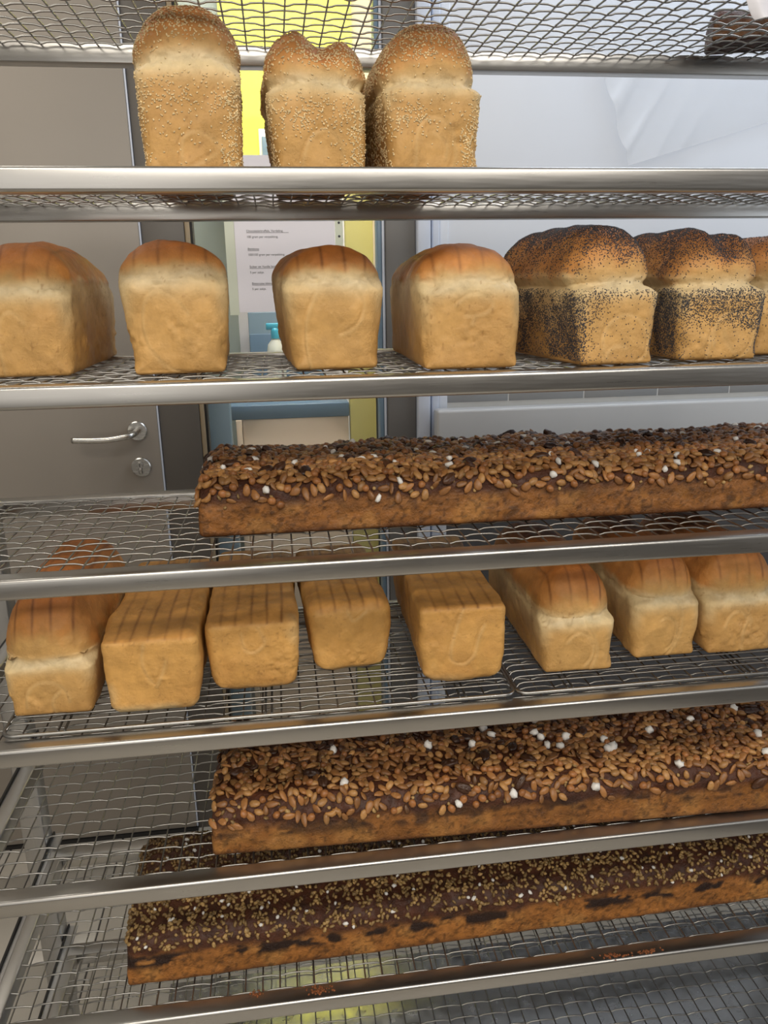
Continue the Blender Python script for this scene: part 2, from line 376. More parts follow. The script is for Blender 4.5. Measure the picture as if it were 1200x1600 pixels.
# ------------------------------------------------------------------ rack and trays
XL, XR, D, RW, RH = -.438, 1.0, .3757, .0265, .0244
ZT = [.408, .2112, 0.0, -.2105, -.4223, -.6347, -.8498, -1.062]
PX = .0242
rk = tag(empty('bread_rack', (.28, .19, FLOOR)), 'tall stainless steel bread rack with corner posts carrying the wire trays', 'rack')
for (x, y) in ((-.48, .43), (1.045, .43), (-.48, -.045), (1.045, -.045)):
    child_box('upright', (x-.02, y-.02, FLOOR+.14), (x+.02, y+.02, .62), M['rack'], rk, .003)
    cst = child_box('castor', (x-.018, y-.02, FLOOR+.06), (x+.018, y+.02, FLOOR+.14), M['rack'], rk, .003)
    wv, wf = lathe([(.0001, -.011), (.046, -.011), (.051, -.007), (.051, .007), (.046, .011), (.0001, .011)], 24)
    link('wheel', mesh_np('wheel', wv, wf), M['castor'], cst, (0, -.012, -.06+.053), (0, 0, math.radians(90)))
for sx in (-.48, 1.045):
    child_box('side_bar', (sx-.015, -.025, FLOOR+.15), (sx+.015, .41, FLOOR+.18), M['rack'], rk, .002)
    for z in ZT:
        s = 1 if sx < 0 else -1
        x0 = sx+s*.021
        child_box('runner', (min(x0, x0+s*.018), -.065, z-RH-.006), (max(x0, x0+s*.018), .45, z-RH-.003), M['rack'], rk)
        child_box('runner_lip_shade', (min(x0, x0+s*.003), -.065, z-RH-.006), (max(x0, x0+s*.003), .45, z-RH+.002), M['black'], rk)  # lip coloured black to stand for the shaded gap beside the tray bar
child_box('bottom_plate', (-.27, .0, -1.212), (1.02, .40, -1.208), M['plate'], rk)
# tray pieces
xs = np.arange(XL+RW*.5, XR-RW*.5+1e-6, PX/6)
n_over = (xs-(-.3812))/PX
def xwire(ph):
    k_ = np.cos(np.pi*(n_over+ph)); z = .0007-.0018*smooth(-.3, -1.0, k_)+.0003*k_
    V, F = tube_np(np.stack([xs, np.zeros_like(xs), z], 1), .00118, 6); return mesh_np('wire', V, F)
xw = [xwire(0), xwire(1)]
ys = np.arange(RW*.5, D-RW*.5+1e-6, PX/2)
def ywire(ph):
    z = -.0006-.0004*np.cos(np.pi*((ys-.0272)/PX+ph)); V, F = tube_np(np.stack([np.zeros_like(ys), ys, z], 1), .00118, 6); return mesh_np('wire', V, F)
yw = [ywire(0), ywire(1)]
for me in xw+yw: me.materials.append(M['wire'])
fr_me = box_me('frame_bar', (XL, 0, -RH), (XR, RW, 0), .0042, 4)
rr_me = box_me('frame_bar', (XL, 0, -RH), (XR, RW, 0), .0014, 2)
sd_me = box_me('frame_bar', (0, RW+.0002, -RH), (.021, D-RW-.0002, 0), .0025, 3)
for me in (fr_me, rr_me): me.materials.append(M['steel'])
sd_me.materials.append(M['steel_side'])
names = ['topmost of the rack, underside seen at the upper picture edge',
         'carrying the three sesame loaves', 'carrying the plain and poppy seed loaves', 'carrying the upper long nut loaf',
         'carrying the cooling grids and square loaves', 'carrying the lower long nut loaf', 'carrying the long chopped nut loaf', 'empty, lowest of the rack, at the bottom edge']
TR = []
for i, z in enumerate(ZT):
    t = tag(empty('wire_tray', (0, 0, z)), 'steel wire mesh tray ' + names[i], 'tray', 'wire mesh trays in the rack'); TR.append(t)
    link('frame_bar', fr_me, None, t); link('frame_bar', rr_me, None, t, (0, D-RW, 0))
    link('frame_bar', sd_me, None, t, (XL, 0, 0)); link('frame_bar', sd_me, None, t, (XR-.021, 0, 0))
    for k in range(14):
        link('wire', xw[k % 2], None, t, (0, .0272+k*PX+.0005, -.0034))
    k0 = int(math.ceil((XL+.025+.3812)/PX)); k1 = int((XR-.025+.3812)/PX)
    for k in range(k0, k1+1):
        link('wire', yw[k % 2], None, t, (-.3812+k*PX, 0, -.0034))

# cooling grids lying on the fifth tray
def cooling_grid(x0, x1, label):
    z = ZT[4]; g = tag(empty('cooling_grid', ((x0+x1)/2, .19, z)), label, 'cooling rack', 'cooling grids under the square loaves')
    hw = (x1-x0)/2; y0, y1 = .0265-.19, .352-.19; r = .014
    pts = []
    for (cx, cy, a0) in ((hw-r, y1-r, 0), (-hw+r, y1-r, 90), (-hw+r, y0+r, 180), (hw-r, y0+r, 270)):
        for k in range(7): a = math.radians(a0+k*15); pts.append((cx+r*math.cos(a), cy+r*math.sin(a), .0035))
    pts.append(pts[0]); V, F = tube_np(pts, .0026, 8); link('rim', mesh_np('rim', V, F), M['wire'], g)
    nw = 19
    for k in range(nw):
        y = y0+.016+k*(y1-y0-.032)/(nw-1)
        P = [(-hw+.002, y, .0045), (-hw+.006, y, .009), (-hw+.012, y, .0105)]+[(x, y, .0105) for x in np.linspace(-hw+.03, hw-.03, 6)]+[(hw-.012, y, .0105), (hw-.006, y, .009), (hw-.002, y, .0045)]
        V, F = tube_np(P, .0012, 6); link('wire', mesh_np('wire', V, F), M['wire'], g)
    nb = max(2, int((x1-x0)/.17))
    for k in range(nb):
        x = -hw+.07+k*(2*hw-.14)/(nb-1)
        for dx in (-.004, .004):
            V, F = tube_np([(x+dx, y0, .0062), (x+dx, 0, .0072), (x+dx, y1, .0062)], .0016, 6); link('cross_bar', mesh_np('cross_bar', V, F), M['wire'], g)
cooling_grid(-.352, .2845, 'steel cooling grid under the four square-topped loaves')
cooling_grid(.2885, .93, 'steel cooling grid under the split-topped loaves at the right')

# ------------------------------------------------------------------ bread
LAT = {}
GOLD = np.array((.61, .355, .120)); PALE = np.array((.76, .60, .33)); TOP = np.array((.43, .150, .034)); ORANGE = np.array((.60, .27, .075)); DEEP = np.array((.50, .27, .085))
def loaf(name, kind, x0, x1, yf, zb, Hs, Hd, L, rot=0, swirls=(), seed=1, stripes=None, wtop=1.0, wbot=.95, notch=0., rt=.034, rb=.007, rv=.016, split=0., tilt=0., botround=0., bulge=1.03, frontback=0., archx=.78, ry=.040, fall=.25):
    a = (x1-x0)/2; b = L/2; key = (72, 76, 64)
    if key not in LAT: LAT[key] = lattice(*key)
    U, Q = LAT[key]; U = U.copy()
    square = kind == 'square'
    Hb = Hd
    P = np.stack([U[:, 0]*a, U[:, 1]*b, (U[:, 2]+1)/2*Hb], 1)
    h = P[:, 2]/Hb
    if square: rtop = np.array((rt, rt, rt))
    else: rtop = np.array((a*archx, ry, Hd-Hs*.97))
    k0 = smooth(.0, .12, h)[:, None]; k1 = (smooth(.55, 1.0, h) if square else smooth(Hs/Hd*.90, Hs/Hd*1.08, h))[:, None]
    R = np.array((rb, rb, rb))*(1-k0)+np.array((rv, rv, rv))*k0
    R = R*(1-k1)+rtop*k1; R[:, 2] = np.where(U[:, 2] > 0, rtop[2], rb)
    dm = np.array((a, b, Hb))
    lo = np.stack([-(a-R[:, 0]), -(b-R[:, 1]), np.full(len(P), rb)], 1); hi = np.stack([a-R[:, 0], b-R[:, 1], Hb-R[:, 2]], 1)
    q = np.clip(P, lo, hi); e = (P-q)/R; nrm = np.linalg.norm(e, axis=1)[:, None]
    P = q+np.where(nrm > 1e-9, e/np.maximum(nrm, 1e-9), 0)*R
    x, y, z = P.T.copy()
    h = z/Hs; xn = x/a; yn = y/b; g = (z-Hs)/max(1e-4, Hd-Hs)
    dome = np.zeros(len(P)) if square else smooth(.25, .9, g)
    if not square: z = np.where(g > 0, Hs+(z-Hs)*(1-fall*np.clip((yn-.1)/.9, 0, 1)**2-.5*fall*np.clip((-yn-.3)/.7, 0, 1)**2), z)
    if split: z = z-dome*split*np.exp(-((xn-.12)/.30)**2)*(1-.3*np.abs(yn))
    # width profile
    hp_ = [0, .12, .55, .93, 1.02, 1.14, 1.35, 1.7, 2.4]
    wp_ = [wbot, wbot+.01, (wbot+wtop)/2+.01, wtop, wtop*(1-notch), wtop*bulge, wtop*bulge*1.01, wtop*bulge, wtop]
    if square: wm = np.interp(z/Hd, [0, .1, .5, 1], [wbot, wbot+.01, 1.0, wtop])
    else: wm = np.interp(h, hp_, wp_)
    if botround: wm = wm*(1-botround*np.exp(-(z/(.22*Hs))**1.3))
    x = x*wm
    # the torn band at the end faces: the dome sets back and then bulges
    if not square:
        ins = np.interp(h, [0, .9, .99, 1.06, 1.25, 1.7], [0, 0, .35, 1, .55, .2])*(notch*.075+.004)+frontback*smooth(.95, 1.3, h)
        y = y-np.sign(yn)*smooth(.6, .95, np.abs(yn))*ins
    P = np.stack([x, y, z], 1); N = vnormals(P, Q)
    S = seed*1.7
    pit = smooth(.25, .75, fbm(P, 26, S+60, 2))*smooth(.35, .0, np.abs(h-.38))
    lump = fbm(P, 16, S, 2)*.0030+fbm(P, 45, S+4, 2)*.0010+fbm(P, 150, S+6, 3)*(.0004+.0020*pit)
    band = np.zeros(len(P)) if square else np.exp(-((h-1.04-.05*fbm(P*np.array([1, .4, 0]), 28, S+2, 2))/.085)**2)
    endm = smooth(.80, .97, np.abs(yn))
    tear = band*(.35+.65*endm)
    lump = lump+tear*fbm(P*np.array([1, 1, 2.2]), 110, S+8, 3)*.0026
    P = P+N*lump[:, None]*smooth(.0, .004, z)[:, None]
    # rolled-dough swirl on the near end
    fm = smooth(.90, .985, -U[:, 1]) * (np.abs(U[:, 1]+1) < 1e-6)
    pale_line = np.zeros(len(P)); sl = Hd if square else Hs
    for k, sw_ in enumerate(swirls):
        pts = [(p[0]*a, p[1]*sl) for p in spline(sw_, 6)]
        d = polydist(x, z, pts); d2 = polydist(x-.0022, z+.0016, pts)
        P = P+N*((-.0015*np.exp(-(d/.0013)**2)+.0005*np.exp(-(d2/.0022)**2))*fm)[:, None]
        pale_line = np.maximum(pale_line, np.exp(-(d2/.0026)**2)*fm)
    P[:, 2] -= P[:, 2].min()
    # ---- crust colour
    n1 = fbm(P, 22, S+20, 3); n2 = fbm(P, 70, S+30, 3); n3 = fbm(P, 9, S+40, 2)
    up_ = np.clip(N[:, 2], 0, 1)
    col = GOLD[None]*(1+.10*n1[:, None])+(DEEP-GOLD)[None]*(.50*smooth(.0, .8, n3)+.32*smooth(.35, 0, h))[:, None]
    if square:
        col = col*np.array((1.06, 1.0, .86))
        t = smooth(.35, .8, up_+.12*n2)
        col = col*(1-t[:, None])+(np.array((.54, .27, .075))*(1+.16*n2[:, None]))*t[:, None]
        rim = smooth(.93, 1.0, z/Hd)*(1-t)*.5; col = col*(1-rim[:, None])+np.array((.56, .29, .085))*rim[:, None]
        pl = .75*smooth(.18, .02, z/Hd)*smooth(-.2, .6, n1+.3)+.3*smooth(.35, .9, n1)*smooth(.55, .95, np.abs(xn))
        col = col*(1-pl[:, None])+PALE*pl[:, None]
        browning = .45*smooth(.0, .6, fbm(P*np.array([1, 1, .7]), 30, S+50, 2))*smooth(.75, .2, z/Hd)
        col = col*(1-browning[:, None])+np.array((.56, .28, .08))*browning[:, None]
        topm = t
    else:
        pe = (.7*np.exp(-((np.abs(xn)-.97)/.16)**2)*smooth(.35, .95, h+.1*n1)*(h < 1.2))[:, None]; col = col*(1-pe)+PALE*pe
        pm = np.clip(np.exp(-((h-1.02)/.15)**2)*(.8+.25*n1), 0, 1)
        col = col*(1-pm[:, None])+PALE*pm[:, None]
        ends = smooth(.80, .97, np.abs(yn))*smooth(.25, .6, np.abs(N[:, 1])); g = g+.10*n2+.08*n1
        t = smooth(.06, .34, g)*(1-ends)+smooth(.26, .62, g)*ends
        crown = ORANGE[None]+(TOP-ORANGE)[None]*smooth(.25, .85, up_+.15*n1)[:, None]
        col = col*(1-t[:, None])+crown*(1+.12*n2[:, None])*t[:, None]
        wt = tear*endm*.55; col = col*(1-wt[:, None])+np.array((.66, .55, .36))*(1+.18*n2[:, None])*wt[:, None]
        topm = t
    if stripes is not None:
        for sx in stripes:
            d = np.abs(xn-sx-.02*fbm(P*np.array([0, 1, 0]), 14, S+sx*9, 2))
            k = np.exp(-(d/.030)**2)*topm*np.clip(.50+.35*n1, .15, .8)
            col = col*(1-k[:, None])+np.array((.16, .055, .018))*k[:, None]
    col = col*(1-.20*pale_line[:, None])+np.array((.76, .56, .28))*(.20*pale_line[:, None])
    if kind == 'poppy': col = col*(1-.25*topm[:, None])+np.array((.50, .25, .09))*(.25*topm[:, None])
    if kind == 'sesame':
        col = col*(1-.3*topm[:, None])+np.array((.46, .19, .05))*(.3*topm[:, None]); k = (.38*np.exp(-((h-.66)/.2)**2)*np.clip(.8+n1, 0, 1))[:, None]; col = col*(1-k)+np.array((.50, .27, .09))*k
    po = smooth(.62, .8, vnoise(P, 300, S+70))*smooth(.0, .5, n3+.35)*(1-topm)*.45; col = col*(1-po[:, None])+np.array((.30, .14, .04))*po[:, None]
    me = mesh_np(name, P, Q, True, col)
    return me, P, N, Q, dict(h=h, xn=xn, yn=yn, up=N[:, 2], top=topm, n1=n1, n2=n2, x=x, z=z, Hs=Hs, front=-N[:, 1], left=-N[:, 0], U=U)
def put_loaf(me, objname, x0, x1, yf, zb, L, rot, label, group, partname='crust'):
    """empty at the base of the near end; the crust mesh is centred on the loaf"""
    t = tag(empty(objname, ((x0+x1)/2, yf, zb), (0, 0, math.radians(rot))), label, 'bread', group)
    link(partname, me, M['crust'], t, (0, L/2, 0))
    return t
def sample(P, N, Q, dens, n):
    A = np.linalg.norm(np.cross(P[Q[:, 2]]-P[Q[:, 0]], P[Q[:, 3]]-P[Q[:, 1]]), axis=1)*.5
    wq = A*dens[Q].mean(1); wq = wq/wq.sum(); k = npr.choice(len(Q), n, p=wq)
    s, t = npr.random((2, n, 1)); q = Q[k]
    p = P[q[:, 0]]*(1-s)*(1-t)+P[q[:, 1]]*s*(1-t)+P[q[:, 2]]*s*t+P[q[:, 3]]*(1-s)*t
    nn = N[q].mean(1); nn /= np.linalg.norm(nn, axis=1)[:, None]
    return p, nn
def frames(nn, jit=.25):
    n = len(nn); nn = nn+npr.normal(0, jit, (n, 3)); nn /= np.linalg.norm(nn, axis=1)[:, None]
    a = npr.normal(0, 1, (n, 3)); a -= (a*nn).sum(1)[:, None]*nn; a /= np.linalg.norm(a, axis=1)[:, None]
    return a, np.cross(nn, a), nn
def scatter_mesh(name, tv, tf, p, nn, size, lift, jit=.25, cols=None):
    a, b, c = frames(nn, jit); s = size[:, None, None]
    V = (p+c*lift)[:, None]+s*(tv[None, :, 0:1]*a[:, None]+tv[None, :, 1:2]*b[:, None]+tv[None, :, 2:3]*c[:, None])
    F = (tf[None]+(np.arange(len(p))*len(tv))[:, None, None]).reshape(-1, tf.shape[1])
    cc = None if cols is None else np.repeat(cols, len(tv), axis=0)
    return mesh_np(name, V.reshape(-1, 3), F, True, cc)
def ellip(nseg, nring, sx, sy, sz, tip=0.):
    V = [(0, 0, 1)]
    for i in range(1, nring):
        ph = math.pi*i/nring
        for k in range(nseg): th = 2*math.pi*k/nseg; V.append((math.sin(ph)*math.cos(th), math.sin(ph)*math.sin(th), math.cos(ph)))
    V.append((0, 0, -1)); V = np.array(V); F = []
    for k in range(nseg): F.append((0, 1+k, 1+(k+1) % nseg))
    for i in range(nring-2):
        for k in range(nseg):
            o = 1+i*nseg; F.append((o+k, o+nseg+k, o+nseg+(k+1) % nseg)); F.append((o+k, o+nseg+(k+1) % nseg, o+(k+1) % nseg))
    e = len(V)-1; o = 1+(nring-2)*nseg
    for k in range(nseg): F.append((o+k, e, o+(k+1) % nseg))
    if tip: V[:, 1] *= 1-tip*np.clip(V[:, 0], -1, 1); V[:, 2] *= 1-.5*tip*np.clip(V[:, 0], -1, 1)
    return V*np.array([sx, sy, sz]), np.array(F)

ZB = [z+.0004 for z in ZT]
# --- sesame loaves on the second tray
SEED_V, SEED_F = ellip(5, 3, 1, .58, .45, .3)
def sesame_loaf(i, x0, x1, yf, rot, Hs, Hd, swirl, label, split=0, **kw):
    L = .27
    me, P, N, Q, I = loaf('crust', 'sesame', x0, x1, yf, ZB[1], Hs, Hd, L, swirls=swirl, seed=20+i, wbot=.93, wtop=1.06, notch=kw.pop('notch', .06), ry=.040, archx=.88, split=split, bulge=kw.pop('bulge', 1.06), **kw)
    t = put_loaf(me, 'sesame_loaf', x0, x1, yf, ZB[1], L, rot, label, 'sesame loaves on the upper tray')
    fr = I['front'] > .6
    topd = I['top']*(1.15+.3*I['n1'])
    midz = np.exp(-((I['h']-.66-.12*I['xn']*0)/.17)**2)*fr*np.clip(1.0+1.2*I['n1'], .1, 2)
    rightlow = (fr*smooth(.45, .8, I['xn']+.15*I['n1'])*smooth(.85, .6, I['h']))*1.3
    side = (np.abs(N[:, 0]) > .6)*.8*smooth(1.05, .9, I['h'])
    dens = np.clip(topd*1.0+midz*.75+rightlow*.9+side*.5+.03, 0, 3)*(I['up'] > -.4)
    # keep the folded swirl patch bare
    n = 8500
    p, nn = sample(P, N, Q, dens, n)
    base = np.array((.80, .62, .34)); dark = np.array((.36, .16, .05))
    tt = smooth(Hs*1.3, Hd*1.02, p[:, 2]+npr.normal(0, .014, n))[:, None]*.7
    cols = (base*(1-tt)+dark*tt)*npr.uniform(.8, 1.12, (n, 1))
    s = tag(link('sesame_seeds', scatter_mesh('sesame_seeds', SEED_V, SEED_F, p, nn, npr.uniform(.0013, .0018, n), .0003, .3, cols), M['sesame'], t.children[0]), kind='stuff')
sesame_loaf(0, -.1275, -.0225, .058, 4.5, .104, .170, [[(-.30, 0), (-.28, .22), (-.22, .34), (.0, .40), (.3, .36), (.5, .24)], [(-.1, .06), (.15, .13), (.4, .2)]],
            'tall rounded sesame loaf, leftmost of the three on the upper tray', notch=.02, bulge=1.05)
sesame_loaf(1, .0055, .1080, .058, 0, .086, .152, [[(-.42, 0), (-.38, .2), (-.2, .42), (.1, .52), (.35, .42), (.45, .2), (.42, 0)]],
            'sesame loaf with a double-humped split top, between two rounded sesame loaves', split=.024, bulge=1.08)
sesame_loaf(2, .1300, .2340, .058, 1.5, .088, .160, [[(-.45, .1), (-.4, .5), (-.05, .66), (.3, .55), (.42, .25), (.3, .05)], [(-.05, .5), (.2, .38), (.2, .2)]],
            'rounded sesame loaf with torn pale band, rightmost of the three on the upper tray', bulge=1.03)
# --- plain domed loaves
def plain_loaf(i, tray, zoff, x0, x1, yf, rot, Hs, Hd, L, swirl, label, group, stripes=(-.66, -.22, .22, .62), **kw):
    me, P, N, Q, I = loaf('crust', 'plain', x0, x1, yf, 0, Hs, Hd, L, swirls=swirl, seed=40+i, stripes=stripes, **kw)
    return put_loaf(me, 'tin_loaf', x0, x1, yf, ZB[tray]+zoff, L, rot, label, group)
G3 = 'plain tin loaves on the third tray'
plain_loaf(0, 2, 0, -.3430, -.2320, .094, 0, .094, .150, .275, [[(-.40, 0), (-.42, .3), (-.44, .5), (-.30, .72), (-.08, .78), (.12, .66)], [(-.52, .05), (-.55, .4), (-.45, .62)]],
           'plain domed white loaf cut by the left picture edge, showing its right side', G3, wtop=1.06, wbot=.97, rv=.022, archx=.86, fall=.6)
plain_loaf(1, 2, 0, -.1665, -.0560, .080, 3, .104, .149, .275, [[(.15, 0), (-.25, .08), (-.62, .32), (-.70, .6), (-.58, .82), (-.32, .90), (.0, .82), (.22, .66)]],
           'plain domed white loaf with large swirl, standing between door handle and paper sheet', G3, wtop=1.07, wbot=.95, rv=.022, archx=.86)
plain_loaf(2, 2, 0, .0175, .1225, .076, 3, .098, .143, .27, [[(-.62, 0), (-.72, .3), (-.68, .62), (-.45, .9)], [(.45, .90), (.60, .76), (.52, .58), (.30, .47), (.06, .42)]],
           'plain domed white loaf with hooked swirl, in front of the yellow board', G3, wtop=1.12, wbot=.93, rv=.022, archx=.86)
plain_loaf(3, 2, 0, .1650, .2800, .040, -1, .092, .142, .285, [[(-.35, .80), (-.1, .9), (.2, .9), (.36, .80), (.26, .70), (.0, .66), (-.15, .67)], [(.02, .66), (-.03, .56)]],
           'plain domed white loaf directly left of the poppy seed loaves', G3, wtop=1.04, wbot=.97, rv=.022, archx=.96)
# --- poppy seed loaves
POP_V, POP_F = ellip(4, 2, 1, .9, .8)
def poppy_loaf(i, x0, x1, yf, rot, Hs, Hd, L, swirl, label, cxz, split=0, **kw):
    me, P, N, Q, I = loaf('crust', 'poppy', x0, x1, yf, ZB[2], Hs, Hd, L, swirls=swirl, seed=60+i, notch=.09, wtop=1.05, wbot=.97, bulge=1.09, ry=.050, archx=.85, split=split, **kw)
    t = put_loaf(me, 'poppy_seed_loaf', x0, x1, yf, ZB[2], L, rot, label, 'poppy seed loaves on the third tray')
    fr = I['front'] > .6
    c = np.sqrt(((I['xn']-cxz[0])/cxz[2])**2+((I['h']-cxz[1])/cxz[3])**2)
    f = fr*smooth(.85, 1.15, c+.12*I['n1'])*(smooth(.35, .75, I['h']+.25*I['n1'])*cxz[4]+.25)*(I['h'] < .97)
    f = f*(1.15-cxz[5]*smooth(.1, .7, I['xn'])*smooth(.95, .6, I['h']))
    f = f+fr*.05
    side = (np.abs(N[:, 0]) > .55)*(smooth(-.25, .45, I['n1']+.15)*1.9+.3)*(I['h'] < .97)
    top = I['top']*(.40+1.7*smooth(.15, .95, I['up']+.25*I['n1']))
    dens = np.clip(f, 0, 3)+side+top*1.1+.02; dens[I['up'] < -.4] = 0
    n = 34000 if i < 2 else 6000
    p, nn = sample(P, N, Q, dens, n)
    tag(link('poppy_seeds', scatter_mesh('poppy_seeds', POP_V, POP_F, p, nn, npr.uniform(.00065, .00095, n), .0002), M['poppy'], t.children[0]), kind='stuff')
circ = lambda cx, cz, rx_, rz_, a0, a1: [(cx+rx_*math.cos(math.radians(a)), cz+rz_*math.sin(math.radians(a))) for a in np.linspace(a0, a1, 9)]
poppy_loaf(0, .3500, .4490, .037, 5.5, .088, .162, .30, [circ(.14, .30, .62, .36, 215, -70), [(-.42, 0), (-.46, .25)], circ(.0, .08, .4, .18, 180, 60)],
           'poppy seed loaf with rounded top and bare swirl, left of the two full poppy loaves', (.16, .32, .85, .62, .8, 1.0))
poppy_loaf(1, .4860, .5900, .055, 0, .086, .160, .28, [circ(.22, .34, .52, .34, 200, -80), [(-.42, 0), (-.36, .3), (-.28, .46)], [(-.05, .42), (.1, .24), (.3, .12)]],
           'poppy seed loaf with split humped top beside the right picture edge', (.20, .08, 1.25, .42, 1.6, .0), split=.022)
poppy_loaf(2, .6080, .7150, .100, 0, .086, .150, .26, [], 'poppy seed loaf mostly cut off by the right picture edge', (.22, .25, 1.15, .5, 1.0, .0))
# --- loaves on the cooling grids
GZ = .0118
G5s = 'square lidded loaves on the cooling grid'; G5r = 'split-topped tin loaves on the right cooling grid'
plain_loaf(4, 4, GZ, -.3500, -.2470, .054, 0, .066, .158, .30, [circ(-.1, .30, .5, .42, 190, 0), [(.05, 0), (.0, .3), (.2, .5)]],
           'high domed tin loaf at the left end of the cooling grid', G5r.replace('right ', 'left '), wtop=1.08, wbot=.93, stripes=(-.6, -.2, .2, .6), rt=.045)
def square_loaf(i, x0, x1, yf, rot, H, L, swirl, label, **kw):
    me, P, N, Q, I = loaf('crust', 'square', x0, x1, yf, 0, H, H, L, swirls=swirl, seed=80+i, stripes=kw.pop('stripes', (-.66, -.34, .0, .33, .66)), rv=.012, **kw)
    return put_loaf(me, 'square_loaf', x0, x1, yf, ZB[4]+GZ, L, rot, label, G5s)
square_loaf(0, -.2300, -.1150, .037, 0, .102, .29, [[(-.15, .93), (-.2, .7), (-.1, .5), (.05, .38)], [(.05, .38), (.2, .55), (.28, .7)]],
            'square lidded loaf between the high domed loaf and a round-bottomed loaf', rt=.010, rb=.014, wtop=1.02, wbot=.93)
square_loaf(1, -.1080, .0080, .068, 0, .100, .29, [[(-.28, .85), (-.22, .66), (.0, .60), (.22, .72), (.1, .92)]],
            'square lidded loaf second from left, with a small pale curl at its top edge', rt=.011, rb=.024, wtop=1.02, wbot=.93, botround=.10)
square_loaf(2, .0230, .1330, .100, 2, .100, .27, [[(-.1, .93), (.05, .8), (.35, .9)]],
            'round-bottomed lidded loaf set furthest back in the middle of the grid', rt=.018, rb=.030, wtop=1.05, wbot=.92, botround=.16)
square_loaf(3, .1640, .2760, .050, -1, .109, .30, [[(-.05, .98), (-.22, .7), (-.35, .45), (-.28, .32), (-.02, .28), (.2, .38), (.32, .6), (.45, .75)]],
            'tall square lidded loaf at the right end of the left cooling grid', rt=.009, rb=.017, wtop=1.02, wbot=.94, botround=.05)
plain_loaf(5, 4, GZ, .3310, .4290, .056, 0, .073, .142, .29, [[(.1, 1), (.35, .7), (.45, .35), (.3, .05)], circ(-.05, .45, .4, .36, 150, -60)],
           'split-topped pale tin loaf next to the tall square loaf', G5r, wtop=1.05, wbot=.96, notch=.03, rt=.030, bulge=1.0, stripes=(-.7, -.25, .2, .62))
plain_loaf(6, 4, GZ, .4690, .5620, .077, 0, .082, .148, .28, [[(.25, 1.), (.38, .65), (.28, .3), (-.05, .0)], circ(-.1, .45, .35, .3, 120, -80)],
           'split-topped pale tin loaf in the middle of the right cooling grid', G5r, wtop=1.05, wbot=.96, notch=.03, rt=.030, bulge=1.0, stripes=(-.7, -.25, .2, .62))
plain_loaf(7, 4, GZ, .5730, .6750, .073, 0, .080, .150, .28, [[(.0, 0), (-.05, .35), (.1, .6)], circ(-.2, .4, .4, .4, 160, 20), [(.1, .8), (.2, .6)]],
           'pale tin loaf at the right picture edge on the cooling grid', G5r, wtop=1.05, wbot=.96, notch=.03, rt=.034, bulge=1.0, stripes=(-.6, -.2, .15, .5))

# --- long nut loaves
def cake_mesh(Lx, Wy, H, seed, choc, rt=.024, sidecol=1.0, key=(360, 50, 30)):
    if key not in LAT: LAT[key] = lattice(*key)
    U, Q = LAT[key]; a, b = Lx/2, Wy/2
    P = np.stack([U[:, 0]*a, U[:, 1]*b, (U[:, 2]+1)/2*H], 1)
    h = P[:, 2]/H; r = .006+(rt-.006)*smooth(.3, 1, h)
    lo = np.stack([-(a-r), -(b-r), r], 1); hi = np.stack([a-r, b-r, H-r], 1)
    q = np.clip(P, lo, hi); d = P-q; nn = np.linalg.norm(d, axis=1)[:, None]
    P = q+np.where(nn > 1e-9, d/np.maximum(nn, 1e-9), 0)*r[:, None]
    P[:, 1] *= np.interp(P[:, 2]/H, [0, .5, 1], [1.0, .985, .94])
    P[:, 2] += smooth(.6, 1, P[:, 2]/H)*(.006*(1-(P[:, 1]/b)**2)+.003*fbm(P*np.array([1, 1, 0]), 14, seed, 2))
    N = vnormals(P, Q)
    P = P+N*((fbm(P, 20, seed+1, 2)*.0022+fbm(P, 80, seed+2, 2)*.0009)*smooth(0, .006, P[:, 2]))[:, None]
    P[:, 2] -= P[:, 2].min()
    N = vnormals(P, Q); hh = P[:, 2]/H
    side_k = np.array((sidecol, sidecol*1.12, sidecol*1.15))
    n1 = fbm(P, 30, seed+3, 3); n2 = fbm(P, 90, seed+4, 3); n4 = fbm(P*np.array([.55, 1, 1]), 60, seed+6, 3)
    side = np.array((.25, .088, .019)); side = side*side_k; top = np.array((.070, .022, .009)); light = np.array((.40, .175, .045))*(.5+.5*side_k)
    pore = smooth(.30, .62, fbm(P, 210, seed+12, 2))
    col = (side*(1+.30*n2[:, None])+(light-side)*(.7*smooth(.0, .8, n1+.1))[:, None])*(1-.5*pore[:, None])
    t = smooth(.50, .72, hh+.10*n1); col = col*(1-t[:, None])+top*(1+.4*n2[:, None])*t[:, None]
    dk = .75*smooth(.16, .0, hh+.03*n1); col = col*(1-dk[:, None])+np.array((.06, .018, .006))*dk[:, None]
    blot = smooth(.02, .26, n4)*smooth(.30, .44, hh)*smooth(.72, .56, hh)*choc
    col = col*(1-blot[:, None])+np.array((.022, .008, .004))*blot[:, None]
    return mesh_np('cake_body', P, Q, True, col), P, N, Q, hh
def colored(V, F, c, nm):
    cc = np.tile(np.array(c), (len(V), 1)); return mesh_np(nm, V, F, True, cc)
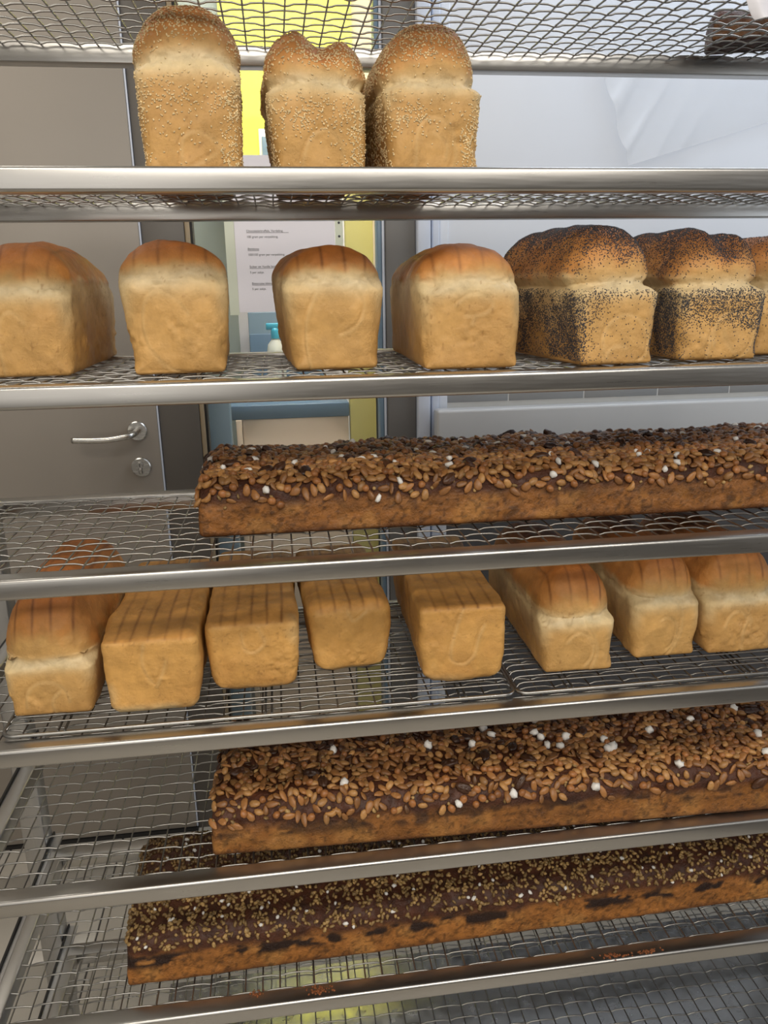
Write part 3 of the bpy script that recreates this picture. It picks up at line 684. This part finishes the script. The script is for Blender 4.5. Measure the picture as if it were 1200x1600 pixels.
def variants(kind, n):
    out = []
    for k in range(n):
        j = lambda s: 1+rnd.uniform(-s, s)
        toast = rnd.random()**1.3
        if kind == 'almond': V, F = ellip(9, 5, .0098*j(.15), .0054*j(.15), .0027*j(.2), .28); c0, c1 = (.40, .18, .058), (.040, .015, .008)
        elif kind == 'peanut': V, F = ellip(9, 5, .0078*j(.15), .0048*j(.12), .0034*j(.15), .08); c0, c1 = (.50, .26, .090), (.058, .021, .009)
        elif kind == 'hazelnut': V, F = ellip(9, 6, .0056*j(.12), .0053*j(.12), .0050*j(.1), .1); c0, c1 = (.38, .155, .048), (.052, .018, .008)
        elif kind == 'pumpkin_seed': V, F = ellip(8, 4, .0078*j(.15), .0038*j(.15), .0013*j(.2), .3); c0, c1 = (.29, .13, .04), (.040, .016, .008)
        elif kind == 'cashew':
            V, F = ellip(10, 6, .0090*j(.1), .0042*j(.1), .0040, .05); V[:, 1] += 60*V[:, 0]**2; c0, c1 = (.50, .25, .08), (.15, .055, .018)
        elif kind == 'pecan':
            V, F = ellip(16, 8, .0125*j(.1), .0072*j(.1), .0046*j(.1), .05); V[:, 2] *= 1+.28*np.cos(V[:, 1]/.0072*9); c0, c1 = (.085, .035, .016), (.03, .013, .008)
        elif kind == 'sugar_nib':
            V, F = ellip(7, 4, .0058*j(.25), .0048*j(.25), .0042*j(.2), 0); V *= 1+.14*npr.normal(0, 1, (len(V), 1)); c0 = c1 = (.82, .80, .76)
        elif kind == 'sugar_lump':
            V, F = ellip(8, 5, .0078*j(.25), .0062*j(.25), .0052*j(.2), 0); V *= 1+.15*npr.normal(0, 1, (len(V), 1)); c0 = c1 = (.84, .82, .78)
        elif kind == 'small_nib':
            V, F = ellip(6, 4, .0034*j(.25), .0028*j(.25), .0024*j(.2), 0); V *= 1+.13*npr.normal(0, 1, (len(V), 1)); c0 = c1 = (.82, .80, .74)
        elif kind == 'chopped_nut':
            V, F = ellip(6, 4, .0036*j(.35), .0029*j(.35), .0026*j(.3), 0); V *= 1+.16*npr.normal(0, 1, (len(V), 1)); c0, c1 = (.46, .29, .11), (.075, .040, .014)
        V = V*(1+.05*npr.normal(0, 1, (len(V), 1)))
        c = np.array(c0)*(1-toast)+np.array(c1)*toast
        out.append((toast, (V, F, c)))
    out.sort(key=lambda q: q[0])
    return [q[1] for q in out]
KINDS = ['almond', 'peanut', 'hazelnut', 'pumpkin_seed', 'cashew', 'pecan', 'sugar_nib', 'sugar_lump', 'chopped_nut', 'small_nib']
VAR = {k: variants(k, 14 if k not in ('pecan', 'sugar_nib', 'sugar_lump') else 6) for k in KINDS}
VME = {k: [colored(V, F, c, k) for V, F, c in VAR[k]] for k in KINDS}
for k in KINDS:
    for me in VME[k]: me.materials.append(M['sugar'] if k in ('sugar_nib', 'small_nib', 'sugar_lump') else M['nut'])
SZ = dict(sugar_lump=.007, almond=.0068, peanut=.0056, hazelnut=.0048, pumpkin_seed=.005, cashew=.006, pecan=.010, sugar_nib=.0055, chopped_nut=.0026, small_nib=.003)
LIFT = dict(sugar_lump=.0052, almond=.0022, peanut=.0024, hazelnut=.0032, pumpkin_seed=.0022, cashew=.003, pecan=.0036, sugar_nib=.0036, chopped_nut=.0012, small_nib=.0022)
def nut_loaf(objname, x0, Lx, yf, tray, Wy, H, rot, label, recipe, edge, seed, choc, limit=300, nsing=None, sidecol=1.0, pack=.60):
    t = tag(empty(objname, (x0, yf, ZB[tray]), (0, 0, math.radians(rot))), label, 'cake', 'long loaf cakes on the lower trays')
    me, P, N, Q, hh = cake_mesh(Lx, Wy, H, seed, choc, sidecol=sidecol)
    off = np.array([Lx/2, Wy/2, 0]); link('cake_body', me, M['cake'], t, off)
    dens = (smooth(edge, edge+.12, hh+.05*fbm(P, 30, seed+9, 2)))*(N[:, 2] > .1)*(P[:, 1] < Wy*.49)
    grid = {}; stuff = []; cell = .012
    for kind, n in recipe:
        p, nn = sample(P, N, Q, dens, n*3 if kind not in ('chopped_nut', 'small_nib') else n)
        a, b, c = frames(nn, .22 if kind not in ('pumpkin_seed', 'almond') else .34)
        got = []; s = SZ[kind]
        for i in range(len(p)):
            g = (int(p[i, 0]//cell), int(p[i, 1]//cell)); ok = True; lift = LIFT[kind]
            if kind != 'chopped_nut':
                for dx in (-1, 0, 1):
                    for dy in (-1, 0, 1):
                        for (q, s2) in grid.get((g[0]+dx, g[1]+dy), ()):
                            dd = (q[0]-p[i, 0])**2+(q[1]-p[i, 1])**2
                            if dd < ((s+s2)*pack)**2: ok = False; break
                        if not ok: break
                    if not ok: break
            if ok:
                grid.setdefault(g, []).append((p[i], s)); got.append(i)
                if len(got) >= n: break
        got.sort(key=lambda i: p[i, 1])
        lim = limit if nsing is None else nsing.get(kind, limit)
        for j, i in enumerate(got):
            nv = len(VME[kind]); rear_shade = min(1, max(0, (p[i, 1]+Wy/2-.03)/(.5*Wy))); v = min(nv-1, int(nv*min(.999, max(0, rnd.random()*.85+rear_shade*.58-.14)))); pos = p[i]+c[i]*LIFT[kind]  # random toast, plus shade of the tray above coloured in toward the rear
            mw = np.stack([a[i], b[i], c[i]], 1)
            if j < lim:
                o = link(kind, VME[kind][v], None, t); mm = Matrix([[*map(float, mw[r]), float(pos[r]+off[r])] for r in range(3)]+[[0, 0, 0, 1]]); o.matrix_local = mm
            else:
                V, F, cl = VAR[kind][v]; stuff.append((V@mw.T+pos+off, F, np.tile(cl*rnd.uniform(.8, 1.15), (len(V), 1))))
    if stuff:
        k = 0; VV = []; FF = []; CC = []
        for V, F, cl in stuff: VV.append(V); FF.append(F+k); CC.append(cl); k += len(V)
        tag(link('nut_topping', mesh_np('nut_topping', np.concatenate(VV), np.concatenate(FF), True, np.concatenate(CC)), M['nut'], t), kind='stuff')
    return t
REC = [('sugar_nib', 46), ('pecan', 34), ('cashew', 60), ('almond', 620), ('hazelnut', 290), ('peanut', 760), ('pumpkin_seed', 1000), ('chopped_nut', 500)]
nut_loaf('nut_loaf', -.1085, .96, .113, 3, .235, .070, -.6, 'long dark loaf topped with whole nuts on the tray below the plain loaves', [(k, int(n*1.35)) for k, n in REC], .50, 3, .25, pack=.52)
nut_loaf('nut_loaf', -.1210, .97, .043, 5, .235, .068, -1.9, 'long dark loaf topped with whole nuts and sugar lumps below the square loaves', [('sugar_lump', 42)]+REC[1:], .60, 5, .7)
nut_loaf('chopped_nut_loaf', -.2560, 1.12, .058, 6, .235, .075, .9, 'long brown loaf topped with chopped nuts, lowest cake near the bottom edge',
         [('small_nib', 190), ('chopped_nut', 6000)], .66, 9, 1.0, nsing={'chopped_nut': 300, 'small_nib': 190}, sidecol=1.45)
# dark loaf lying on the topmost tray, seen from below
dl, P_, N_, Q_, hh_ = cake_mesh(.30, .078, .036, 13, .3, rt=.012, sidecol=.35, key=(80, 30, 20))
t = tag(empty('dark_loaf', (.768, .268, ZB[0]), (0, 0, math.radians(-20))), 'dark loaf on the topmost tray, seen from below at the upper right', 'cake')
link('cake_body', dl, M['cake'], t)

# ------------------------------------------------------------------ plastic bags, crumbs
def sheet(name, nx, nz, fn, thick=.005):
    V = []
    for s in (0, 1):
        for i in range(nx+1):
            for k in range(nz+1):
                p = fn(i/nx, k/nz); V.append((p[0], p[1]+s*thick, p[2]))
    F = []; m = (nx+1)*(nz+1)
    for i in range(nx):
        for k in range(nz):
            q = i*(nz+1)+k; F.append((q, q+nz+1, q+nz+2, q+1)); F.append((m+q, m+q+1, m+q+nz+2, m+q+nz+1))
    return mesh_np(name, V, F, True)
def bagfn(u, v):
    bx0, bz0, bx1, bz1 = .851+u*.62, .357+u*.175, .64+u*.80, .95
    x = bx0+(bx1-bx0)*v; z = bz0+(bz1-bz0)*v
    q = np.array([[x, 0, z]])
    y = 1.058+.030*float(fbm(q*np.array([1, 1, .5])+q[:, ::-1]*.5, 4, 3, 1)[0])-.045*max(0, .5-u)*(1-abs(float(vnoise(q*np.array([1, 1, .5])-q[:, ::-1]*.6, 13, 5)[0])))**3
    return (x, min(y, 1.088), z)
tag(link('clear_plastic_bag', sheet('clear_plastic_bag', 110, 110, bagfn), M['film']), 'crumpled clear plastic bag hanging on the white wall', 'bag')
PB = [(RW*.92, .4120), (RW*.7, .4128), (RW*.5, .4132), (.004, .4128), (-.003, .409), (-.006, .400), (-.010, .385), (-.014, .364), (-.013, .345)]
PB = spline(PB, 6)
def drape(u, v):
    k = v*(len(PB)-1); a = min(len(PB)-2, int(k)); f = k-a; y = PB[a][0]*(1-f)+PB[a+1][0]*f; z = PB[a][1]*(1-f)+PB[a+1][1]*f
    x = .472+u*.19+.022*(1-u)**3*max(0, (v-.62)/.38)**2-.020*u**3*max(0, (v-.7)/.3)**2
    free = max(0, (v-.45)*1.3); q = np.array([[x, v*.05, z]])
    fold = .007*free*(1+math.sin(u*17+1.5*math.sin(u*5)))+.003*free*(1+float(vnoise(q, 40, 3)[0]))
    return (x, y-fold, z+.004*free*math.sin(u*9))
tag(link('milky_plastic_bag', sheet('milky_plastic_bag', 40, 54, drape, .0006), M['bagfilm'], None), 'milky plastic bag draped over the front bar of the topmost tray', 'bag')
def crumb_patch(x, y, wx, wy, n, label, z=ZT[6]):
    p = np.stack([npr.normal(0, wx, n), npr.normal(0, wy, n), np.zeros(n)], 1); nn = np.tile([0, 0, 1.], (n, 1))
    V, F = ellip(6, 4, 1, .8, .5)
    me = scatter_mesh('cake_crumbs', V, F, p, nn, npr.uniform(.0008, .0024, n), .0004)
    tag(link('cake_crumbs', me, M['crumb'], None, (x, y, z)), label, 'crumbs', 'crumbs on the lowest loaf tray', 'stuff')
crumb_patch(.012, .0145, .010, .004, 60, 'brown cake crumbs on the front bar below the chopped nut loaf, left of middle')
crumb_patch(-.075, .022, .006, .003, 26, 'small brown cake crumbs on the front bar nearest the left end of the chopped nut loaf')
crumb_patch(.437, .0085, .011, .0025, 50, 'brown cake crumbs on the front bar of the chopped nut tray, right of middle')
crumb_patch(.493, .0085, .009, .002, 40, 'rightmost brown cake crumbs on the front bar of the chopped nut tray')
